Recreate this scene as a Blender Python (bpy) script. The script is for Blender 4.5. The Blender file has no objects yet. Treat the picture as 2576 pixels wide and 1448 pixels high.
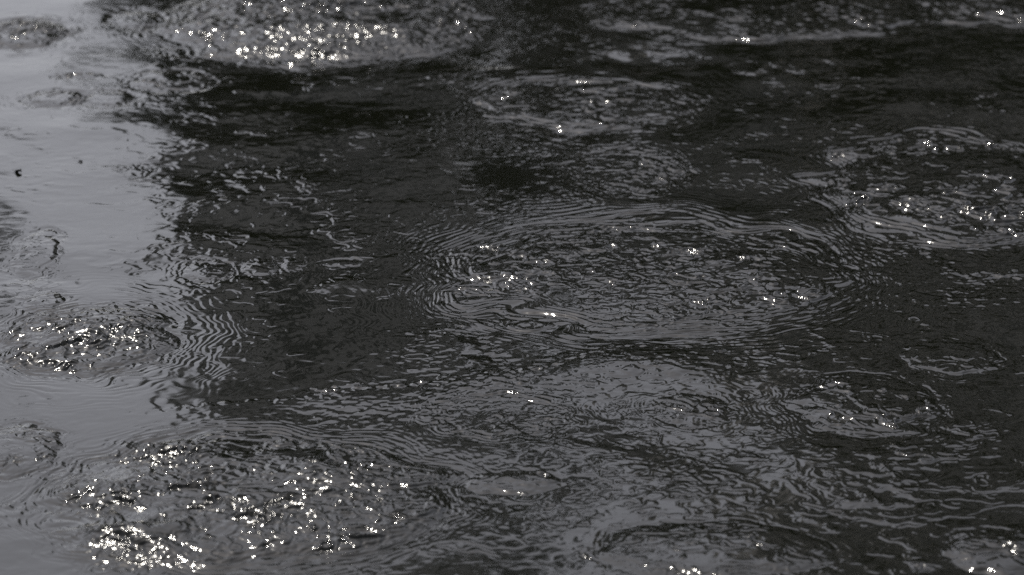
import bpy, math, random
import numpy as np

R = math.radians
scene = bpy.context.scene
C = scene.collection

# ------------------------------------------------------------------ camera
W, HPX = 2576.0, 1448.0            # pixel frame used for reading positions off the photo
CAM_H = 5.4
PITCH = 16.3
LENS = 135.0
FPX = W * LENS / 36.0
cam_d = bpy.data.cameras.new('camera')
cam_d.lens = LENS
cam_d.sensor_width = 36
cam_d.clip_start = 0.5
cam_d.clip_end = 5000
cam_d.dof.use_dof = True
cam_d.dof.focus_distance = 18.4
cam_d.dof.aperture_fstop = 2.0
cam = bpy.data.objects.new('camera', cam_d)
cam.location = (0, 0, CAM_H)
cam.rotation_euler = (R(90 - PITCH), 0, 0)
C.objects.link(cam)
scene.camera = cam

# ------------------------------------------------------------------ sky, sun, exposure
SUN_EL, SUN_AZ = 54.0, -17.0        # azimuth from +Y, positive to the right
world = bpy.data.worlds.new('World')
scene.world = world
world.use_nodes = True
nt = world.node_tree
nt.nodes.clear()
sky = nt.nodes.new('ShaderNodeTexSky')
sky.sky_type = 'NISHITA'
sky.sun_disc = False
sky.sun_elevation = R(SUN_EL)
sky.sun_rotation = R(SUN_AZ)
sky.air_density = 1.0
sky.dust_density = 1.8
sky.ozone_density = 1.0
bg = nt.nodes.new('ShaderNodeBackground')
bg.inputs['Strength'].default_value = 0.14
wo = nt.nodes.new('ShaderNodeOutputWorld')
hsv = nt.nodes.new('ShaderNodeHueSaturation')     # thin high haze: a paler, greyer blue
hsv.inputs['Saturation'].default_value = 0.30
nt.links.new(sky.outputs[0], hsv.inputs['Color'])
tint = nt.nodes.new('ShaderNodeMix')
tint.data_type = 'RGBA'
tint.blend_type = 'MULTIPLY'
tint.inputs[0].default_value = 1.0
tint.inputs[7].default_value = (0.985, 0.962, 0.99, 1)
nt.links.new(hsv.outputs[0], tint.inputs[6])
nt.links.new(tint.outputs[2], bg.inputs[0])
nt.links.new(bg.outputs[0], wo.inputs[0])

sun_d = bpy.data.lights.new('sun', 'SUN')
sun_d.energy = 2.5
sun_d.angle = R(0.53)
sun_d.color = (1.0, 0.95, 0.86)
sun = bpy.data.objects.new('sun', sun_d)
C.objects.link(sun)
# the lamp shines along its -Z, from ahead of the camera
sun.rotation_euler = (R(-(90 - SUN_EL)), 0, R(-SUN_AZ))

scene.view_settings.view_transform = 'Standard'
scene.view_settings.look = 'None'
scene.view_settings.exposure = 0.22
scene.view_settings.gamma = 1.0
scene.cycles.use_denoising = False
scene.cycles.sample_clamp_indirect = 4.0
scene.cycles.max_bounces = 6


def setting(o, kind='structure'):
    o['kind'] = kind
    return o


def tag(o, label, cat, group=None):
    o['label'] = label
    o['category'] = cat
    if group:
        o['group'] = group
    return o


# ------------------------------------------------------------------ materials
def material(name, col, rough=0.7, noise_scale=None, noise_amt=0.3, bump=0.0, detail=5):
    m = bpy.data.materials.new(name)
    m.use_nodes = True
    n = m.node_tree.nodes
    l = m.node_tree.links
    p = n['Principled BSDF']
    p.inputs['Base Color'].default_value = (*col, 1)
    p.inputs['Roughness'].default_value = rough
    if noise_scale:
        tc = n.new('ShaderNodeTexCoord')
        t = n.new('ShaderNodeTexNoise')
        t.inputs['Scale'].default_value = noise_scale
        t.inputs['Detail'].default_value = detail
        l.new(tc.outputs['Object'], t.inputs['Vector'])
        r = n.new('ShaderNodeValToRGB')
        r.color_ramp.elements[0].position = 0.3
        r.color_ramp.elements[1].position = 0.7
        r.color_ramp.elements[0].color = (*[c * (1 - noise_amt) for c in col], 1)
        r.color_ramp.elements[1].color = (*[min(1, c * (1 + noise_amt)) for c in col], 1)
        l.new(t.outputs['Fac'], r.inputs['Fac'])
        l.new(r.outputs['Color'], p.inputs['Base Color'])
        if bump:
            b = n.new('ShaderNodeBump')
            b.inputs['Strength'].default_value = 0.6
            b.inputs['Distance'].default_value = bump
            l.new(t.outputs['Fac'], b.inputs['Height'])
            l.new(b.outputs['Normal'], p.inputs['Normal'])
    return m


def water_material():
    m = bpy.data.materials.new('dark_river_water')
    m.use_nodes = True
    n = m.node_tree.nodes
    l = m.node_tree.links
    p = n['Principled BSDF']
    p.inputs['Base Color'].default_value = (0.0035, 0.004, 0.002, 1)
    p.inputs['Roughness'].default_value = 0.03
    p.inputs['IOR'].default_value = 1.333
    tc = n.new('ShaderNodeTexCoord')
    at = n.new('ShaderNodeAttribute')
    at.attribute_name = 'chop'
    n1 = n.new('ShaderNodeTexNoise')
    n1.inputs['Scale'].default_value = 26.0
    n1.inputs['Detail'].default_value = 3.0
    n1.inputs['Roughness'].default_value = 0.5
    n1.inputs['Distortion'].default_value = 1.2
    l.new(tc.outputs['Object'], n1.inputs['Vector'])
    mul = n.new('ShaderNodeMath')
    mul.operation = 'MULTIPLY'
    l.new(n1.outputs['Fac'], mul.inputs[0])
    l.new(at.outputs['Fac'], mul.inputs[1])
    gl = n.new('ShaderNodeAttribute')
    gl.attribute_name = 'glitter'
    mr = n.new('ShaderNodeMapRange')         # tiny capillary ripples blur the mirror where the water boils
    mr.inputs['To Min'].default_value = 0.08
    mr.inputs['To Max'].default_value = 0.15
    l.new(gl.outputs['Fac'], mr.inputs['Value'])
    l.new(mr.outputs['Result'], p.inputs['Roughness'])
    b = n.new('ShaderNodeBump')
    b.inputs['Strength'].default_value = 1.0
    b.inputs['Distance'].default_value = 0.0001
    l.new(mul.outputs[0], b.inputs['Height'])
    l.new(b.outputs['Normal'], p.inputs['Normal'])
    return m


# ------------------------------------------------------------------ water surface
rng = np.random.default_rng(7)
cp, sp = math.cos(R(PITCH)), math.sin(R(PITCH))


def at(u, v):
    """photo pixel (2576 x 1448) -> point on the still water plane"""
    a = (u - W / 2) / FPX
    b = -(v - HPX / 2) / FPX
    dy = cp + b * sp
    dz = -sp + b * cp
    t = CAM_H / -dz
    return a * t, dy * t


def noise_tile(n, lo, hi, seed, slope=0.0):
    """periodic band-limited noise tile, unit variance; lo..hi are cycles per tile"""
    r = np.random.default_rng(seed)
    f = np.fft.fft2(r.standard_normal((n, n)).astype(np.float32))
    k = np.fft.fftfreq(n) * n
    kk = np.sqrt(k[:, None] ** 2 + k[None, :] ** 2)
    mid = math.sqrt(lo * hi)
    band = np.exp(-(np.log(np.maximum(kk, 1e-3) / mid) / math.log(hi / lo)) ** 2 * 2.0)
    band[kk > n * 0.3] = 0
    t = np.real(np.fft.ifft2(f * band * np.maximum(kk, 1) ** slope)).astype(np.float32)
    return (t - t.mean()) / t.std()


def sample(tile, x, y):
    """smooth (quadratic b-spline) lookup, x and y in tiles"""
    n = tile.shape[0]
    fx = x * n
    fy = y * n
    ix = np.floor(fx + 0.5)
    iy = np.floor(fy + 0.5)
    dx = (fx - ix).astype(np.float32)
    dy = (fy - iy).astype(np.float32)
    ix = ix.astype(np.int32)
    iy = iy.astype(np.int32)
    wx = (0.5 * (0.5 - dx) ** 2, 0.75 - dx ** 2, 0.5 * (0.5 + dx) ** 2)
    wy = (0.5 * (0.5 - dy) ** 2, 0.75 - dy ** 2, 0.5 * (0.5 + dy) ** 2)
    out = np.zeros(x.shape, np.float32)
    for j in range(3):
        jj = (iy + j - 1) % n
        for i in range(3):
            out += wy[j] * wx[i] * tile[jj, (ix + i - 1) % n]
    return out


def axis(lo, hi, step0, step1, far_lo, far_hi, grow=1.12):
    """coordinates: dense from lo to hi, stretching outwards"""
    a = [lo]
    while a[-1] < hi:
        t = (a[-1] - lo) / (hi - lo)
        a.append(a[-1] + step0 + (step1 - step0) * t)
    s = step1
    while a[-1] < far_hi:
        s *= grow
        a.append(a[-1] + s)
    b = []
    s = step0
    c = lo
    while c > far_lo:
        s *= grow
        c -= s
        b.append(c)
    return np.array(b[::-1] + a, np.float64)


XS = axis(-3.7, 3.7, 0.0047, 0.0047, -160, 160, 1.06)
YS = axis(13.4, 27.2, 0.0062, 0.0115, -30, 62, 1.06)
X, Y = np.meshgrid(XS, YS)
X = X.astype(np.float32)
Y = Y.astype(np.float32)

# where each surface point stands in the photo (only used to size the painted flow regions)
T0 = noise_tile(512, 3, 9, 1)
T1 = noise_tile(1024, 20, 60, 2)
T2 = noise_tile(1024, 24, 70, 3)
T3 = noise_tile(1024, 40, 110, 4)
T4 = noise_tile(512, 8, 24, 5)

# flow warp: slow swirls so that nothing runs straight
wx = sample(T0, X / 9.0, Y / 9.0) * 0.10 + sample(T4, X / 7 + .3, Y / 7) * 0.045
wy = sample(T0, X / 9.0 + 0.41, Y / 9.0 + 0.17) * 0.10 + sample(T4, X / 7 + .7, Y / 7 + .2) * 0.045


def blob(u, v, ru, rv, ang=0.0, p=2.0):
    """soft elliptical region on the water, given where the photo shows it"""
    x0, y0 = at(u, v)
    xr = at(u + ru, v)[0] - x0
    yr = (at(u, v - rv)[1] - at(u, v + rv)[1]) / 2
    dx = X + wx * 0.6 - x0
    dy = Y + wy * 0.6 - y0
    a = R(ang)
    ex = (dx * math.cos(a) + dy * math.sin(a)) / xr
    ey = (-dx * math.sin(a) + dy * math.cos(a)) / yr
    return np.exp(-(ex * ex + ey * ey) ** (p / 2))


# --- chop strength: calm sky-lit tongue on the left, rough elsewhere
xe = np.interp(YS, [at(0, v)[1] for v in (1448, 1250, 1050, 960, 860, 740, 600, 400, 200, 0)],
               [at(u, v)[0] for u, v in ((100, 1448), (140, 1250), (560, 1050), (640, 960), (560, 860), (520, 740),
                                          (400, 600), (370, 400), (400, 200), (420, 0))])[:, None]
calm_left = 1 / (1 + np.exp(((X + wx) - xe - 0.12) / 0.15))
A = 0.23 - 0.205 * calm_left
for (u, v, ru, rv, s) in (
        (1000, 820, 220, 70, -.16), (900, 735, 80, 26, -.2), (1350, 180, 420, 20, -.16),
        (1800, 180, 130, 40, -.2), (2120, 290, 140, 30, -.2), (2300, 590, 260, 36, -.22), (2480, 640, 120, 25, -.2),
        (2450, 900, 90, 60, -.1), (1700, 1080, 300, 110, .22), (850, 1010, 220, 30, -.18), (2300, 1150, 400, 180, .45),
        (1650, 520, 220, 25, -.15), (700, 400, 300, 80, .17), (780, 620, 330, 90, .22), (850, 900, 260, 50, .04),
        (1560, 1180, 260, 90, .1), (1700, 930, 260, 30, .15), (50, 690, 90, 60, .35), (60, 430, 90, 20, .10),
        (150, 330, 150, 14, .10), (2050, 880, 250, 60, .12), (1900, 560, 120, 30, -.1), (1150, 90, 160, 50, .2),
        (2350, 230, 200, 60, .12), (1250, 380, 160, 45, -.08), (1700, 1300, 500, 120, .10)):
    A = A + s * blob(u, v, ru, rv, p=2.6)
A = np.clip(A, 0.03, 1.2)

# --- boils: (u, v, ru, rv, tilt, inner chop, dome height, ring amplitude, ring reach, wavelength side, wavelength front)
BOILS = [
    (1630, 690, 520, 138, 0, 1.35, 0.016, 1.3, .34, .024, .060),
    (225, 855, 225, 82, 0, 2.0, 0.022, 1.15, .55, .030, .048),
    (630, 1250, 490, 158, 0, 2.4, 0.036, 1.2, .22, .030, .046),
    (815, 55, 400, 100, 0, 2.2, 0.036, 1.0, .11, .036, .070),
    (1470, 262, 270, 62, 0, 1.3, 0.012, 1.3, .40, .030, .070),
    (2400, 470, 330, 140, 0, 1.65, 0.020, 1.3, .24, .028, .050),
    (1250, 1045, 165, 52, 0, 1.2, -0.004, 1.4, .50, .026, .045),
    (1745, 1032, 95, 40, 0, .9, 0.006, .8, .90, .030, .040),
    (2180, 1020, 190, 78, 0, 1.15, 0.010, .9, .40, .022, .040),
    (1580, 430, 140, 58, 0, 1.0, -0.003, 1.1, .35, .024, .050),
    (45, 85, 120, 36, 0, 1.2, 0.018, .8, .50, .030, .060),
    (140, 248, 80, 20, 0, 1.6, 0.008, .8, .60, .024, .040),
    (270, 248, 70, 20, 0, .25, 0.003, .9, .60, .026, .044),
    (345, 50, 65, 24, 0, 1.0, 0.006, .5, .30, .026, .050),
    (430, 205, 110, 26, 0, .8, 0.004, .4, .30, .026, .050),
    (200, 190, 60, 8, 0, .9, 0.002, .3, .30, .026, .050),
    (2560, 0, 260, 66, 0, 1.1, 0.026, .9, .22, .036, .070),
    (1900, 40, 420, 62, 0, .9, 0.016, .7, .20, .036, .070),
    (520, 682, 68, 26, 0, .8, 0.004, 1.0, .40, .026, .050),
    (655, 675, 48, 22, 0, .7, 0.003, .9, .40, .024, .044),
    (738, 668, 30, 20, 0, .5, 0.002, .8, .40, .022, .040),
    (865, 664, 55, 9, 0, .6, 0.002, .8, .60, .026, .050),
    (35, 1135, 120, 66, 0, 1.0, 0.010, .8, .30, .026, .044),
    (1290, 1215, 120, 28, 0, 1.0, 0.008, .4, .40, .026, .040),
    (1800, 1385, 290, 74, 0, 1.0, 0.014, .5, .30, .026, .044),
    (2500, 1390, 120, 60, 0, 1.1, 0.020, .5, .40, .026, .044),
    (2030, 170, 62, 17, 0, .4, 0.006, .3, .30, .030, .060),
    (1890, 175, 52, 17, 0, .5, 0.004, .3, .30, .030, .060),
    (2390, 900, 120, 46, 0, .9, 0.006, .5, .40, .024, .040),
    (90, 640, 60, 60, 0, .5, 0.003, .3, .40, .026, .050),
    (110, 760, 50, 26, 0, .7, 0.004, .4, .40, .024, .044),
]

Hm = np.zeros_like(X)
chop_gain = A.astype(np.float32)
ring_sum = np.zeros_like(X)
swell_gain = np.clip(0.25 + A * .8, 0, 1).astype(np.float32)
for bi, (u, v, ru, rv, tilt, inner, dome, ring, reach, wl_s, wl_f) in enumerate(BOILS):
    x0, y0 = at(u, v)
    rx = at(u + ru, v)[0] - x0
    ry = (at(u, v - rv)[1] - at(u, v + rv)[1]) / 2
    far = 1.12 * (1 + max(0, y0 - 17) * .10)
    wl_s, wl_f = wl_s * far, wl_f * far
    # window of rows / columns that this boil can reach
    m = 1 + reach * 4 + 0.4
    i0, i1 = np.searchsorted(YS, y0 - ry * m), np.searchsorted(YS, y0 + ry * m)
    j0, j1 = np.searchsorted(XS, x0 - rx * m), np.searchsorted(XS, x0 + rx * m)
    if i1 - i0 < 4 or j1 - j0 < 4:
        continue
    S = (slice(i0, i1), slice(j0, j1))
    x = X[S]
    y = Y[S]
    size = math.sqrt(rx * ry)
    k = min(1.0, size / 0.9)
    wob = 0.040 * k
    dx = (x - x0 + wob * sample(T0, x / (4.5 * k) + bi * .37, y / (4.5 * k))) / rx
    dy = (y - y0 + wob * sample(T0, x / (4.5 * k), y / (4.5 * k) + bi * .53)) / ry
    r = np.sqrt(dx * dx + dy * dy) + 1e-4
    th = np.arctan2(dy, dx)
    inside = 1 / (1 + np.exp((r - 0.97) / 0.035))
    # dome with a soft shoulder
    Hm[S] += dome * np.clip(1 - r ** 3.0, -0.12, 1) * np.exp(-np.maximum(r - 1, 0) * 3)
    # sharp crease where the upwelling meets the flow
    arcs = 0.55 + 0.45 * np.sin(th * 2 + bi * 1.7) + 0.35 * np.sin(th * 5 + bi)
    for (rr0, ww, aa, ph0) in ((0.99, .022, 1.0, 0), (0.90, .017, .7, 1.9), (0.78, .014, .5, 3.7), (1.09, .016, .5, 5.1)):
        ar = 0.35 + 0.6 * np.sin(th * 2 + bi * 1.7 + ph0) + 0.4 * np.sin(th * 5 + bi + ph0 * 2)
        rc = rr0 + 0.02 * np.sin(th * 3 + ph0 + bi) + 0.03 * np.sin(th + ph0)
        Hm[S] -= 0.0052 * far * aa * min(k, 1) ** .7 * np.clip(ar, 0, 1.3) * np.exp(-((r - rc) * size / (ww * far)) ** 2)
    # capillary wave train outside the rim
    side = np.abs(np.cos(th)) ** 1.5
    wl = wl_f + (wl_s - wl_f) * side
    s = (r - 0.90) * size
    patch = np.clip(0.80 + 0.60 * sample(T0, th / 6.2832 * 2 + bi * .13, s / 4 + bi * .29), 0, 1.5)
    env = np.exp(-np.maximum(r - 1.02, 0) / reach * 1.6) * (1 / (1 + np.exp(-(r - 0.82) / 0.04)))
    amp = ring * 0.16 * wl / 6.2832
    ph = 6.2832 * s / wl + 1.1 * sample(T0, x / 2.0 + bi * .7, y / 2.0)
    w = np.sin(ph)
    ring_sum[S] += amp * patch * env * (w + 0.25 * np.sin(2 * ph + .7))
    # tangentially stretched chop in the rim zone
    tz = np.exp(-((r - 1.02) / 0.22) ** 2)
    ring_sum[S] += tz * ring * 0.00075 * sample(T1, th / 6.2832 * max(1, round(1.2 * size)), s / 1.55 + bi * .31) * k ** .3
    # chop inside the boil, calmer just outside
    chop_gain[S] = chop_gain[S] * (1 - inside) + inside * inner * (0.72 + 0.28 * A[S])
    if ring > .45:
        out = np.exp(-(np.maximum(r - 1.0, 0) / (0.9 * reach)) ** 2) * (1 - inside)
        chop_gain[S] *= 1 - 0.92 * out
        swell_gain[S] *= 1 - 0.7 * np.exp(-(np.maximum(r - 1.0, 0) / (0.9 * reach)) ** 2)

# patchiness inside everything
pt = sample(T0, (X + wx) / 5.0 + .21, (Y + wy) / 6.5 + .63)
pt2 = sample(T4, (X + wx) / 5.0, (Y + wy) / 6.0 + .3)
chop_gain = chop_gain * np.clip(1 + 0.30 * pt + 0.28 * pt2, 0.15, 1.9)


def crest(t, sharp):
    """turns smooth noise into rounded cells with narrow creases between them"""
    return -np.sqrt(t * t + sharp * sharp)


grow = 1 + np.clip((Y - 15.5) / 9.5, 0, 1.2) * 0.8          # waves are longer further upstream
xw = (X + wx + 0.04 * sample(T4, X / 3.0, Y / 3.0)) / grow
yw = (Y + wy + 0.04 * sample(T4, X / 3.0 + .5, Y / 3.0 + .5)) / grow
n0 = sample(T2, xw / 19.0 + .13, yw / 7.0 + .57)
yl = yw + 0.026 * n0                      # leaning crests: long near face, short steep far face
n1 = sample(T1, xw / 13.0, yl / 4.8)
yl = yl + 0.012 * n1
n1 = sample(T1, xw / 13.0, yl / 4.8)
n2 = sample(T2, xw / 19.0 + .13, yl / 7.0 + .57)
n3 = sample(T3, xw / 5.0 + .43, yl / 3.6 + .27)
n4 = sample(T1, (xw + 0.02 * n1) / 5.0 + .7, (yl + 0.012 * n2) / 2.6 + .1)
chop = (0.0007 * n1 + 0.0013 * n2 - 0.0008 * crest(n2, .12) + 0.00012 * crest(n4, .3) + 0.00003 * n3) * grow

# steep little facets where the upwelling breaks the surface: these catch the sun
G = np.zeros_like(X)
for (u, v, ru, rv, g) in (
        (205, 865, 130, 42, 1.1), (110, 835, 50, 22, .6), (280, 860, 60, 30, .5), (140, 925, 50, 8, .8),
        (330, 1400, 120, 26, .5), (280, 1368, 130, 16, .7), (300, 1285, 90, 26, .8), (430, 1165, 110, 26, .8),
        (470, 1335, 60, 24, .7), (560, 1300, 120, 20, .7), (640, 1310, 120, 22, .8), (760, 1240, 60, 60, .7),
        (880, 1230, 70, 50, .7), (800, 1130, 90, 20, .6), (900, 1275, 50, 22, .7), (700, 1180, 60, 30, .4),
        (760, 115, 250, 40, .8), (900, 100, 160, 30, .6), (660, 60, 120, 30, .6), (930, 50, 50, 16, .8), (1140, 105, 40, 10, .6),
        (1000, 120, 60, 20, .6), (2340, 530, 70, 30, .8), (2385, 565, 40, 16, .9), (2480, 550, 40, 26, .9), (2440, 505, 90, 20, .5),
        (1400, 640, 30, 10, .9), (1480, 628, 50, 9, .9), (1565, 615, 30, 12, .7), (1350, 695, 40, 14, .9), (1860, 662, 34, 8, 1.0),
        (1905, 672, 34, 7, 1.0), (1560, 265, 40, 12, .7), (1420, 205, 40, 8, .5), (1780, 600, 60, 20, .3), (1600, 700, 200, 60, .15),
        (2500, 1385, 26, 26, .9), (2545, 1405, 16, 18, .8), (2420, 1432, 24, 12, 1.0), (1925, 1375, 24, 8, .8), (1465, 1390, 14, 10, .8),
        (30, 82, 44, 18, 1.1), (180, 75, 34, 8, .7), (375, 80, 20, 10, .9), (200, 248, 20, 8, .9), (370, 200, 12, 8, .7),
        (20, 1170, 22, 22, .7), (95, 1150, 14, 14, .6), (1395, 1188, 18, 8, 1.0), (1720, 1440, 20, 10, .8),
        (2550, 55, 60, 14, .5), (1560, 60, 60, 16, .35)):
    x0, y0 = at(u, v)
    G = np.maximum(G, g * blob(u, v, ru, rv, p=2.4))
# swellings whose near side leans towards the viewer
LEAN = np.zeros_like(X)
for (u, v, ru, rv, h) in (
        (330, 1366, 120, 34, .060), (300, 1262, 110, 30, .022), (200, 846, 120, 24, .020), (150, 915, 60, 12, .008),
        (460, 1145, 110, 24, .014), (780, 1215, 90, 34, .018), (800, 92, 240, 30, .036), (2350, 512, 70, 24, .014),
        (2470, 530, 50, 24, .012), (1400, 632, 34, 10, .004), (1485, 620, 50, 9, .004), (1350, 686, 46, 12, .006),
        (1880, 656, 70, 9, .005), (1240, 770, 60, 14, .008), (2505, 1372, 40, 26, .014), (2420, 1420, 30, 14, .008),
        (40, 72, 60, 16, .016), (2300, 560, 180, 26, .014), (900, 722, 90, 20, .008), (1300, 372, 110, 36, .006),
        (2030, 160, 60, 14, .008), (1200, 190, 160, 16, .012), (1650, 150, 120, 26, -.030), (1700, 940, 200, 40, .014),
        (830, 262, 240, 30, -.012), (1385, 1180, 30, 10, .006), (2450, 720, 120, 30, -.014), (1250, 870, 60, 40, -.012)):
    LEAN += (h if h < .02 else h * .82) * blob(u, v, ru, rv)
g1 = sample(T2, xw / 3.1 + .33, yw / 2.3 + .77)
g2 = sample(T1, xw / 6.0 + .15, yw / 3.6 + .21)
steep = 0.0026 * crest(g1, .35) + 0.0046 * g2
swell = 0.007 * sample(T0, X / 9 + .1, Y / 11 + .8) + 0.0018 * sample(T4, xw / 14 + .9, yw / 8)

Hm += LEAN + ring_sum + G * steep + chop_gain * chop + swell * swell_gain


def seam(points, depth, width, curl):
    """crease where two currents meet"""
    pts = np.array([at(*p) for p in points])
    i0, i1 = np.searchsorted(YS, pts[:, 1].min() - 1), np.searchsorted(YS, pts[:, 1].max() + 1)
    j0, j1 = np.searchsorted(XS, pts[:, 0].min() - 1), np.searchsorted(XS, pts[:, 0].max() + 1)
    S = (slice(i0, i1), slice(j0, j1))
    x = X[S] + 0.02 * curl * sample(T1, X[S] / 4, Y[S] / 4)
    y = Y[S] + 0.05 * curl * sample(T1, X[S] / 4 + .5, Y[S] / 4) + 0.02 * curl * sample(T2, X[S] / 3, Y[S] / 3)
    d = np.full(x.shape, 9.0, np.float32)
    side = np.zeros(x.shape, np.float32)
    over = np.zeros(x.shape, np.float32)
    for si, (a, b) in enumerate(zip(pts[:-1], pts[1:])):
        vx, vy = b - a
        L2 = vx * vx + vy * vy
        tr = ((x - a[0]) * vx + (y - a[1]) * vy) / L2
        if si == 0:
            over = np.maximum(over, -tr * math.sqrt(L2))
        if si == len(pts) - 2:
            over = np.maximum(over, (tr - 1) * math.sqrt(L2))
        t = np.clip(tr, 0, 1)
        ddx = x - a[0] - t * vx
        ddy = y - a[1] - t * vy
        dd = np.sqrt(ddx * ddx + ddy * ddy)
        cr = (vx * (y - a[1]) - vy * (x - a[0])) / math.sqrt(L2)
        nearer = dd < d
        side = np.where(nearer, np.sign(cr) * dd, side)
        d = np.where(nearer, dd, d)
    # the near current stands a little proud and drops steeply to the far one
    ends = np.exp(-np.maximum(over, 0) ** 2 / 0.25 ** 2) * np.exp(-np.maximum(over, 0) * 3)
    up = 0.5 * (1 - np.tanh(side / width)) * np.exp(-(np.minimum(side, 0) / 0.38) ** 2)
    Hm[S] += depth * up * ends


seam([(900, 978), (1080, 968), (1270, 938), (1400, 922), (1500, 886), (1600, 874), (1750, 884)], 0.014, 0.045, .45)
seam([(1120, 205), (1200, 260), (1300, 320), (1420, 345)], 0.008, 0.06, .6)
seam([(2330, 640), (2420, 700), (2560, 690)], 0.008, 0.06, 1.0)
seam([(1200, 845), (1260, 905), (1290, 935)], 0.008, 0.05, 1.0)
seam([(1820, 650), (1900, 665), (1990, 690)], 0.006, 0.03, .4)
seam([(540, 1018), (640, 1008), (760, 1003)], 0.004, 0.035, .4)
seam([(1300, 1196), (1385, 1190), (1405, 1212), (1330, 1224), (1200, 1212)], 0.006, 0.022, .2)
seam([(1150, 1245), (1200, 1288), (1330, 1275)], 0.004, 0.03, .4)

# detail that the coarse outer part of the sheet cannot carry is faded there (the bump takes over)
fx = np.clip((4.1 - np.abs(XS)) / 0.4, 0, 1)[None, :]
fy = (np.clip((YS - 13.05) / 0.35, 0, 1) * np.clip((28.0 - YS) / 0.8, 0, 1))[:, None]
fade = (fx * fy).astype(np.float32)
Hm = Hm * fade
ga = np.clip(chop_gain, 0, 2) * fade + 2.6 * (1 - fade)


def grid_mesh(name, xs, ys, z, attrs):
    ny, nx = z.shape
    me = bpy.data.meshes.new(name)
    co = np.empty((ny * nx, 3), np.float32)
    co[:, 0] = np.tile(xs, ny)
    co[:, 1] = np.repeat(ys, nx)
    co[:, 2] = z.ravel()
    me.vertices.add(ny * nx)
    me.vertices.foreach_set('co', co.ravel())
    i = np.arange(ny * nx, dtype=np.int32).reshape(ny, nx)
    q = np.stack([i[:-1, :-1], i[:-1, 1:], i[1:, 1:], i[1:, :-1]], -1).reshape(-1, 4)
    nf = len(q)
    me.loops.add(nf * 4)
    me.loops.foreach_set('vertex_index', q.ravel())
    me.polygons.add(nf)
    me.polygons.foreach_set('loop_start', np.arange(0, nf * 4, 4, dtype=np.int32))
    me.polygons.foreach_set('use_smooth', np.ones(nf, bool))
    for key, attr in attrs.items():
        a = me.attributes.new(key, 'FLOAT', 'POINT')
        a.data.foreach_set('value', attr.astype(np.float32).ravel())
    me.update(calc_edges=True)
    return me


me = grid_mesh('water', XS, YS, Hm, {'chop': ga, 'glitter': np.minimum(G * 1.5, 1) * fade})
me.materials.append(water_material())
water = bpy.data.objects.new('water', me)
C.objects.link(water)
setting(water)

# ------------------------------------------------------------------ the far bank that the water mirrors
def sheet(name, verts, faces, mat):
    m = bpy.data.meshes.new(name)
    m.from_pydata(verts, [], faces)
    m.materials.append(mat)
    o = bpy.data.objects.new(name, m)
    C.objects.link(o)
    return o


MAT_GROUND = material('bank_paving', (0.34, 0.32, 0.29), .95, .6, .4)
MAT_WALL = material('weathered_render', (0.48, 0.455, 0.42), .85, .5, .25)
MAT_PALE = material('pale_render', (0.72, 0.68, 0.63), .85, .5, .25)
MAT_SLAB = material('grey_concrete', (0.42, 0.41, 0.39), .85, .8, .2)
MAT_GLASS = material('dark_glass', (0.02, 0.022, 0.024), .15, 1.2, .2)
MAT_BARK = material('bark', (0.045, 0.038, 0.03), .95, 4, .4)
MAT_LEAF = material('leaves', (0.026, 0.034, 0.015), .8, 1.5, .35)
MAT_STONE = material('quay_stone', (0.22, 0.21, 0.19), .9, 1.2, .35)

# bank as one sheet from the quay to the horizon
gx = [-1500, -160, -60, 0, 60, 160, 1500]
gy = [62.0, 75, 120, 1500]
gv = [(x, y, 1.2 if y < 70 else 1.25) for y in gy for x in gx]
gf = [(j * 7 + i, j * 7 + i + 1, j * 7 + i + 8, j * 7 + i + 7) for j in range(3) for i in range(6)]
setting(sheet('ground', gv, gf, MAT_GROUND))


def box(V, F, x0, x1, y0, y1, z0, z1):
    b = len(V)
    V += [(x0, y0, z0), (x1, y0, z0), (x1, y1, z0), (x0, y1, z0), (x0, y0, z1), (x1, y0, z1), (x1, y1, z1), (x0, y1, z1)]
    F += [(b, b + 3, b + 2, b + 1), (b + 4, b + 5, b + 6, b + 7), (b, b + 1, b + 5, b + 4),
          (b + 1, b + 2, b + 6, b + 5), (b + 2, b + 3, b + 7, b + 6), (b + 3, b, b + 4, b + 7)]


def boxes(name, lst, mat, parent=None):
    V, F = [], []
    for b in lst:
        box(V, F, *b)
    o = sheet(name, V, F, mat)
    if parent:
        o.parent = parent
    return o


def empty(name, loc):
    o = bpy.data.objects.new(name, None)
    o.location = loc
    C.objects.link(o)
    return o


q = boxes('quay_wall', [(-160, 160, 61.5, 61.998, -3, 1.6), (-160, 160, 61.35, 62.1, 1.603, 1.85)], MAT_STONE)
tag(q, 'long low stone quay wall along the far bank of the river', 'wall')


def building(x0, x1, y0, depth, top, label, wallmat, windows, strips=(), slabs=()):
    """one block with its windows let into the river front; windows and strips are (x0, x1, z0, z1)"""
    b = empty('apartment_building', ((x0 + x1) / 2, y0, 1.25))
    tag(b, label, 'building')
    ox, oy, oz = b.location

    def loc(r, ya, yb):
        return (r[0] - ox, r[1] - ox, ya, yb, r[2] - oz, r[3] - oz)
    boxes('wall', [loc((x0, x1, oz, top), 0, depth)], wallmat, b)
    for r in strips:
        boxes('window_band', [loc(r, -.06, -.003)], MAT_GLASS, b)
    for r in windows:
        f = boxes('window', [loc(r, -.05, -.003)], MAT_GLASS, b)
        g = (r[0] - .12, r[1] + .12, r[2] - .16, r[2] - .003)
        boxes('sill', [loc(g, -.16, -.003)], MAT_SLAB, f)
    for r in slabs:
        boxes('ledge', [loc(r, -.55, -.003)], MAT_SLAB, b)
    boxes('roof', [loc((x0 - .35, x1 + .35, top + .003, top + .5), -.35, depth + .35)], MAT_SLAB, b)
    return b


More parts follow.
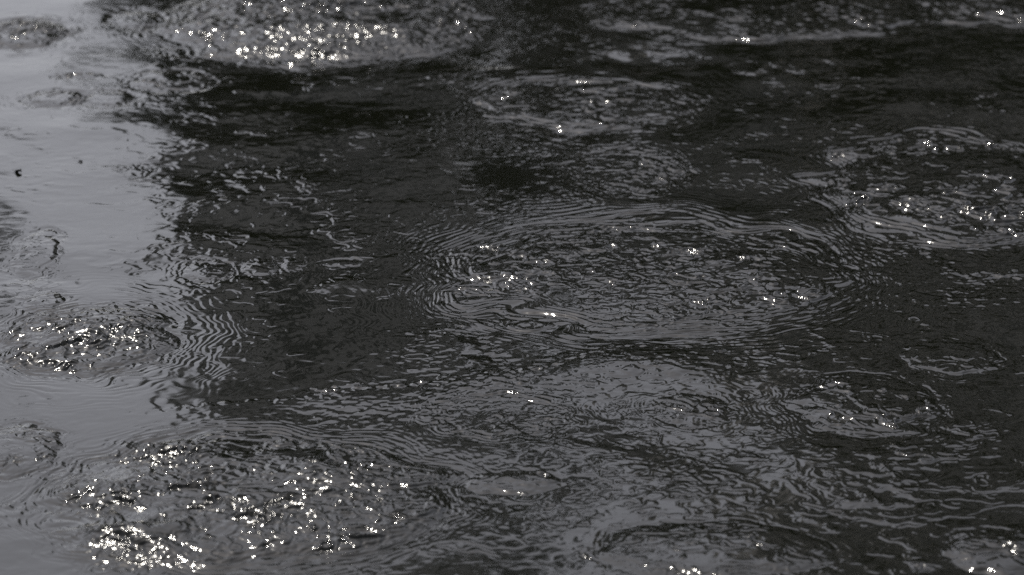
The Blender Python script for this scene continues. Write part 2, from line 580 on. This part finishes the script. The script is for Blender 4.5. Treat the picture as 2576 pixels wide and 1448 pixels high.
wa = []
for z in (3.0, 6.2):
    for x in (-5.4, -3.9, -2.4):
        wa.append((x, x + .8, z, z + 1.5))
for (x, z) in ((-5.4, 17.4), (-3.3, 12.6), (-1.5, 16.5)):
    wa.append((x, x + .75, z, z + 1.3))
building(-6.3, -0.75, 70, 12, 20.4, 'tall pale apartment building with a long dark window band on the far bank', MAT_PALE, wa,
         [(-6.1, -0.9, 10.85, 11.45), (-4.15, -3.45, 12.2, 18.2), (-2.1, -0.9, 12.85, 13.6), (-2.35, -1.75, 15.0, 19.6), (-6.0, -5.5, 12.2, 16.5)],
         [(-6.4, -0.7, 9.6, 9.75), (-6.4, -3.2, 18.9, 19.1)])
wb = []
for z in (3.2, 6.4, 9.4, 13.0):
    for k in range(3):
        if (k + int(z)) % 3:
            wb.append((1.9 + k * 1.35, 2.6 + k * 1.35, z, z + 1.25))
building(1.5, 5.7, 73, 12, 18.3, 'pale four storey building with a flat roof between the tall one and the wide one', MAT_WALL, wb,
         [(3.4, 5.0, 11.3, 11.9), (1.9, 2.3, 11.4, 15.4), (4.9, 5.4, 12.2, 15.4)], [(1.4, 5.8, 15.6, 15.8)])
wc = []
for z in range(3, 29, 3):
    for k in range(12):
        if (k * 3 + z // 3) % 5:
            wc.append((7.2 + k * 1.9, 8.0 + k * 1.9, z, z + 1.9))
building(6.3, 30, 86, 14, 33.0, 'widest and tallest of the buildings standing behind the others on the far bank', MAT_WALL, wc)
wd = [(-40 + k * 2.6, -38.9 + k * 2.6, z, z + 1.5) for k in range(8) for z in (3, 6, 9)]
building(-42, -19, 76, 14, 13.0, 'low building left of the open sky on the far bank', MAT_WALL, wd)
low = boxes('boathouse', [(-0.2, 1.2, 69, 75, 1.25, 11.6), (-0.35, 1.35, 68.8, 75.2, 11.603, 11.9)], MAT_WALL)
tag(low, 'narrow low link block between the tall and the four storey building', 'building')
low.name = 'link_building'
fb = boxes('added_footbridge', [(-0.74, 1.497, 70.5, 72.5, 12.8, 12.95), (-0.74, 1.497, 70.5, 70.58, 12.953, 13.9),
                          (-0.74, 1.497, 72.42, 72.5, 12.953, 13.9), (-0.74, 1.497, 70.4, 72.6, 13.903, 14.1)], MAT_GLASS)  # unseen walkway, added for the dark band it mirrors in the water
tag(fb, 'dark enclosed walkway added high up between two buildings for its dark reflection', 'added_footbridge')


def make_tree(name, x, y, h, r, seed, label, trunk_r=.35, leaves=2600, low=.25):
    rd = random.Random(seed)
    t = empty(name, (x, y, 1.25))
    tag(t, label, 'tree', 'trees on the far bank')
    V, F = [], []

    def limb(p0, p1, r0, r1, n=7, seg=5):
        base = len(V)
        ax = [p1[i] - p0[i] for i in range(3)]
        L = math.sqrt(sum(a * a for a in ax))
        ux, uy = (1, 0, -ax[0] / (ax[2] + 1e-6)), (0, 1, -ax[1] / (ax[2] + 1e-6))
        for s in range(seg + 1):
            f = s / seg
            rr = r0 + (r1 - r0) * f
            bx = math.sin(f * 3.1 + seed) * L * .02
            for k in range(n):
                a = 6.2832 * k / n
                V.append((p0[0] + ax[0] * f + bx + rr * math.cos(a), p0[1] + ax[1] * f + rr * math.sin(a), p0[2] + ax[2] * f))
        for s in range(seg):
            for k in range(n):
                a = base + s * n + k
                b = base + s * n + (k + 1) % n
                F.append((a, b, b + n, a + n))

    limb((0, 0, -.3), (rd.uniform(-.3, .3), rd.uniform(-.3, .3), h * .82), trunk_r, trunk_r * .25, 9, 8)
    clumps = []
    for i in range(15):
        a = rd.uniform(0, 6.28)
        z0 = h * rd.uniform(low, max(.72, low + .12))
        rr = r * rd.uniform(.45, 1.0) * math.sin(min(1, (1.05 - z0 / h) * 1.6) * 1.5708)
        p = (rr * math.cos(a), rr * math.sin(a), min(h * .96, z0 + h * rd.uniform(.08, .22)))
        limb((0, 0, z0), p, trunk_r * .32, trunk_r * .07, 5, 3)
        clumps.append((p, r * rd.uniform(.28, .5)))
        q2 = (p[0] * .5, p[1] * .5, p[2] + h * .04)
        clumps.append((q2, r * rd.uniform(.25, .42)))
    clumps.append(((0, 0, h * .93), r * .38))
    tr = sheet('trunk', V, F, MAT_BARK)
    tr.parent = t
    V2, F2 = [], []
    for i in range(leaves):
        (cx, cy, cz), cr = clumps[rd.randrange(len(clumps))]
        g = rd.random() ** .4 * cr
        a, e = rd.uniform(0, 6.28), math.asin(rd.uniform(-1, 1))
        px, py, pz = cx + g * math.cos(a) * math.cos(e), cy + g * math.sin(a) * math.cos(e), cz + g * math.sin(e) * .8
        s = rd.uniform(.10, .24)
        v1 = [rd.gauss(0, 1) for _ in range(3)]
        v2 = [rd.gauss(0, 1) for _ in range(3)]
        l1 = math.sqrt(sum(c * c for c in v1))
        l2 = math.sqrt(sum(c * c for c in v2))
        v1 = [c / l1 * s for c in v1]
        v2 = [c / l2 * s * .6 for c in v2]
        b = len(V2)
        P = (px, py, pz)
        V2 += [tuple(P[k] - v1[k] for k in range(3)), tuple(P[k] + v2[k] for k in range(3)),
               tuple(P[k] + v1[k] for k in range(3)), tuple(P[k] - v2[k] for k in range(3))]
        F2.append((b, b + 1, b + 2, b + 3))
    cr = sheet('crown', V2, F2, MAT_LEAF)
    cr.parent = t
    return t


make_tree('broadleaf_tree', -0.28, 67, 15.0, 1.0, 11, 'slim pointed tree before the gap between two buildings', .2, 4200, .5)
make_tree('broadleaf_tree', 1.15, 67.5, 11.6, 0.9, 12, 'small slim tree right of the gap between two buildings', .2, 1500)
make_tree('broadleaf_tree', 7.7, 66, 16.2, 1.5, 13, 'tall tree with a high bare trunk right of the four storey building', .3, 3600, .80)
make_tree('broadleaf_tree', 9.0, 64.5, 8.8, 2.0, 18, 'low dense tree in front of the tall tree with the bare trunk', .4, 5200)
make_tree('broadleaf_tree', 3.2, 66, 8.6, 1.3, 19, 'lowest tree in front of the four storey building', .3, 2600)
make_tree('broadleaf_tree', 13.5, 67, 20, 4.0, 14, 'broad tree right of the tall tree with the bare trunk', .5, 5000)
make_tree('broadleaf_tree', -9.6, 66, 12.6, 1.2, 16, 'lone slim tree with a high crown left of the tall pale building', .16, 2200, .85)
make_tree('broadleaf_tree', 20.5, 66, 18, 4.0, 17, 'rightmost tree in the row on the far bank', .5, 4000)
make_tree('broadleaf_tree', -8.3, 68, 4.6, 1.5, 21, 'low bushy tree in the open gap beside the tall pale building', .3, 4200)
make_tree('broadleaf_tree', -12.6, 68, 7.4, 2.0, 22, 'bushy tree left of the lone tree in the open gap', .3, 4600)
make_tree('broadleaf_tree', -17.0, 68, 10.5, 2.8, 23, 'leftmost bushy tree on the far bank', .3, 4600)
for i, (x, y, h, r, lab) in enumerate((
        (-5.6, 67.5, 11.2, 2.0, 'bushy tree hiding the left foot of the tall pale building'),
        (-3.6, 68.2, 9.6, 1.8, 'bushy tree before the middle of the tall pale building'),
        (-1.9, 66.8, 10.4, 1.6, 'bushy tree hiding the right foot of the tall pale building'),
        (3.4, 69.0, 10.6, 2.0, 'bushy tree behind the lowest tree and before the four storey building'),
        (5.9, 67.5, 11.0, 2.0, 'bushy tree at the right foot of the four storey building'),
        (12.0, 67.5, 12.5, 2.6, 'bushy tree between the bare-trunked tall tree and the broad tree'),
        (16.8, 67.5, 12.0, 2.6, 'bushy tree between the broad tree and the rightmost tree'))):
    make_tree('broadleaf_tree', x, y, h, r, 31 + i, lab, .3, 4600)
for i, (x, y, h, r, n, lab) in enumerate((  # unseen trees added to dim and soften the sky's reflection in the water
        (0.35, 82, 25.5, 2.0, 4200, 'tallest tree, added behind the gap between two buildings to dim its reflection'),
        (7.4, 92, 28.0, 2.4, 2400, 'thin-crowned tree added between the four storey and the widest building to soften the reflection'),
        (-3.2, 90, 27.5, 2.8, 2600, 'thin-crowned tree added behind the right half of the tall pale building to soften the reflection'),
        (-6.2, 92, 26.0, 2.2, 2200, 'thin-crowned tree added behind the left end of the tall pale building to soften the reflection'))):
    make_tree('broadleaf_tree', x, y, h, r, 51 + i, lab, .3, n, .74)


# ------------------------------------------------------------------ bits of debris adrift on the calm water
MAT_DEBRIS = material('wet_debris', (0.012, 0.011, 0.008), .35, 60, .4)


def debris(u, v, size, seed, label):
    """a sodden curled leaf with a stub of twig, half sunk"""
    rd = random.Random(seed)
    x, y = at(u, v)
    z = float(Hm[min(np.searchsorted(YS, y), len(YS) - 1), min(np.searchsorted(XS, x), len(XS) - 1)])
    t = empty('floating_leaf', (x, y, z))
    tag(t, label, 'leaf', 'dark leaves adrift on the calm pale water')
    V, F = [], []
    nu, nv = 9, 7
    for k in range(2):
        for i in range(nu):
            for j in range(nv):
                a, b = i / (nu - 1), j / (nv - 1) * 2 - 1
                w = math.sin(math.pi * (.06 + .9 * a)) * .42
                V.append(((a - .5) * size, b * w * size, (b * b * .30 + .10 * math.sin(a * 7 + seed) + .16 * a) * size
                          + rd.uniform(-.02, .02) * size - k * .0012))
    o = nu * nv
    for i in range(nu - 1):
        for j in range(nv - 1):
            q = i * nv + j
            F.append((q, q + nv, q + nv + 1, q + 1))
            F.append((o + q, o + q + 1, o + q + nv + 1, o + q + nv))
    rim = [j for j in range(nv)] + [i * nv + nv - 1 for i in range(1, nu)] + [(nu - 1) * nv + j for j in range(nv - 2, -1, -1)] \
        + [i * nv for i in range(nu - 2, 0, -1)]
    for a, b in zip(rim, rim[1:] + rim[:1]):
        F.append((a, b, b + o, a + o))
    lf = sheet('leaf_blade', V, F, MAT_DEBRIS)
    lf.parent = t
    V, F = [], []
    for s_ in range(5):
        for k in range(6):
            an = 6.2832 * k / 6
            rr = size * .045 * (1 - s_ * .12)
            V.append((size * (-.45 - s_ * .16), rr * math.cos(an) + size * .05 * s_, size * (.05 + .05 * s_) + rr * math.sin(an)))
    for s_ in range(4):
        for k in range(6):
            a, b = s_ * 6 + k, s_ * 6 + (k + 1) % 6
            F.append((a, b, b + 6, a + 6))
    F.append(tuple(range(5, -1, -1)))
    F.append(tuple(range(24, 30)))
    tw = sheet('stalk', V, F, MAT_DEBRIS)
    tw.parent = t
    t.rotation_euler = (0, 0, rd.uniform(-.5, .5))


debris(46, 434, .042, 3, 'larger dark curled leaf floating on the pale calm water near the left edge')
debris(203, 408, .022, 5, 'tiny dark leaf floating on pale water right of the larger curled leaf')
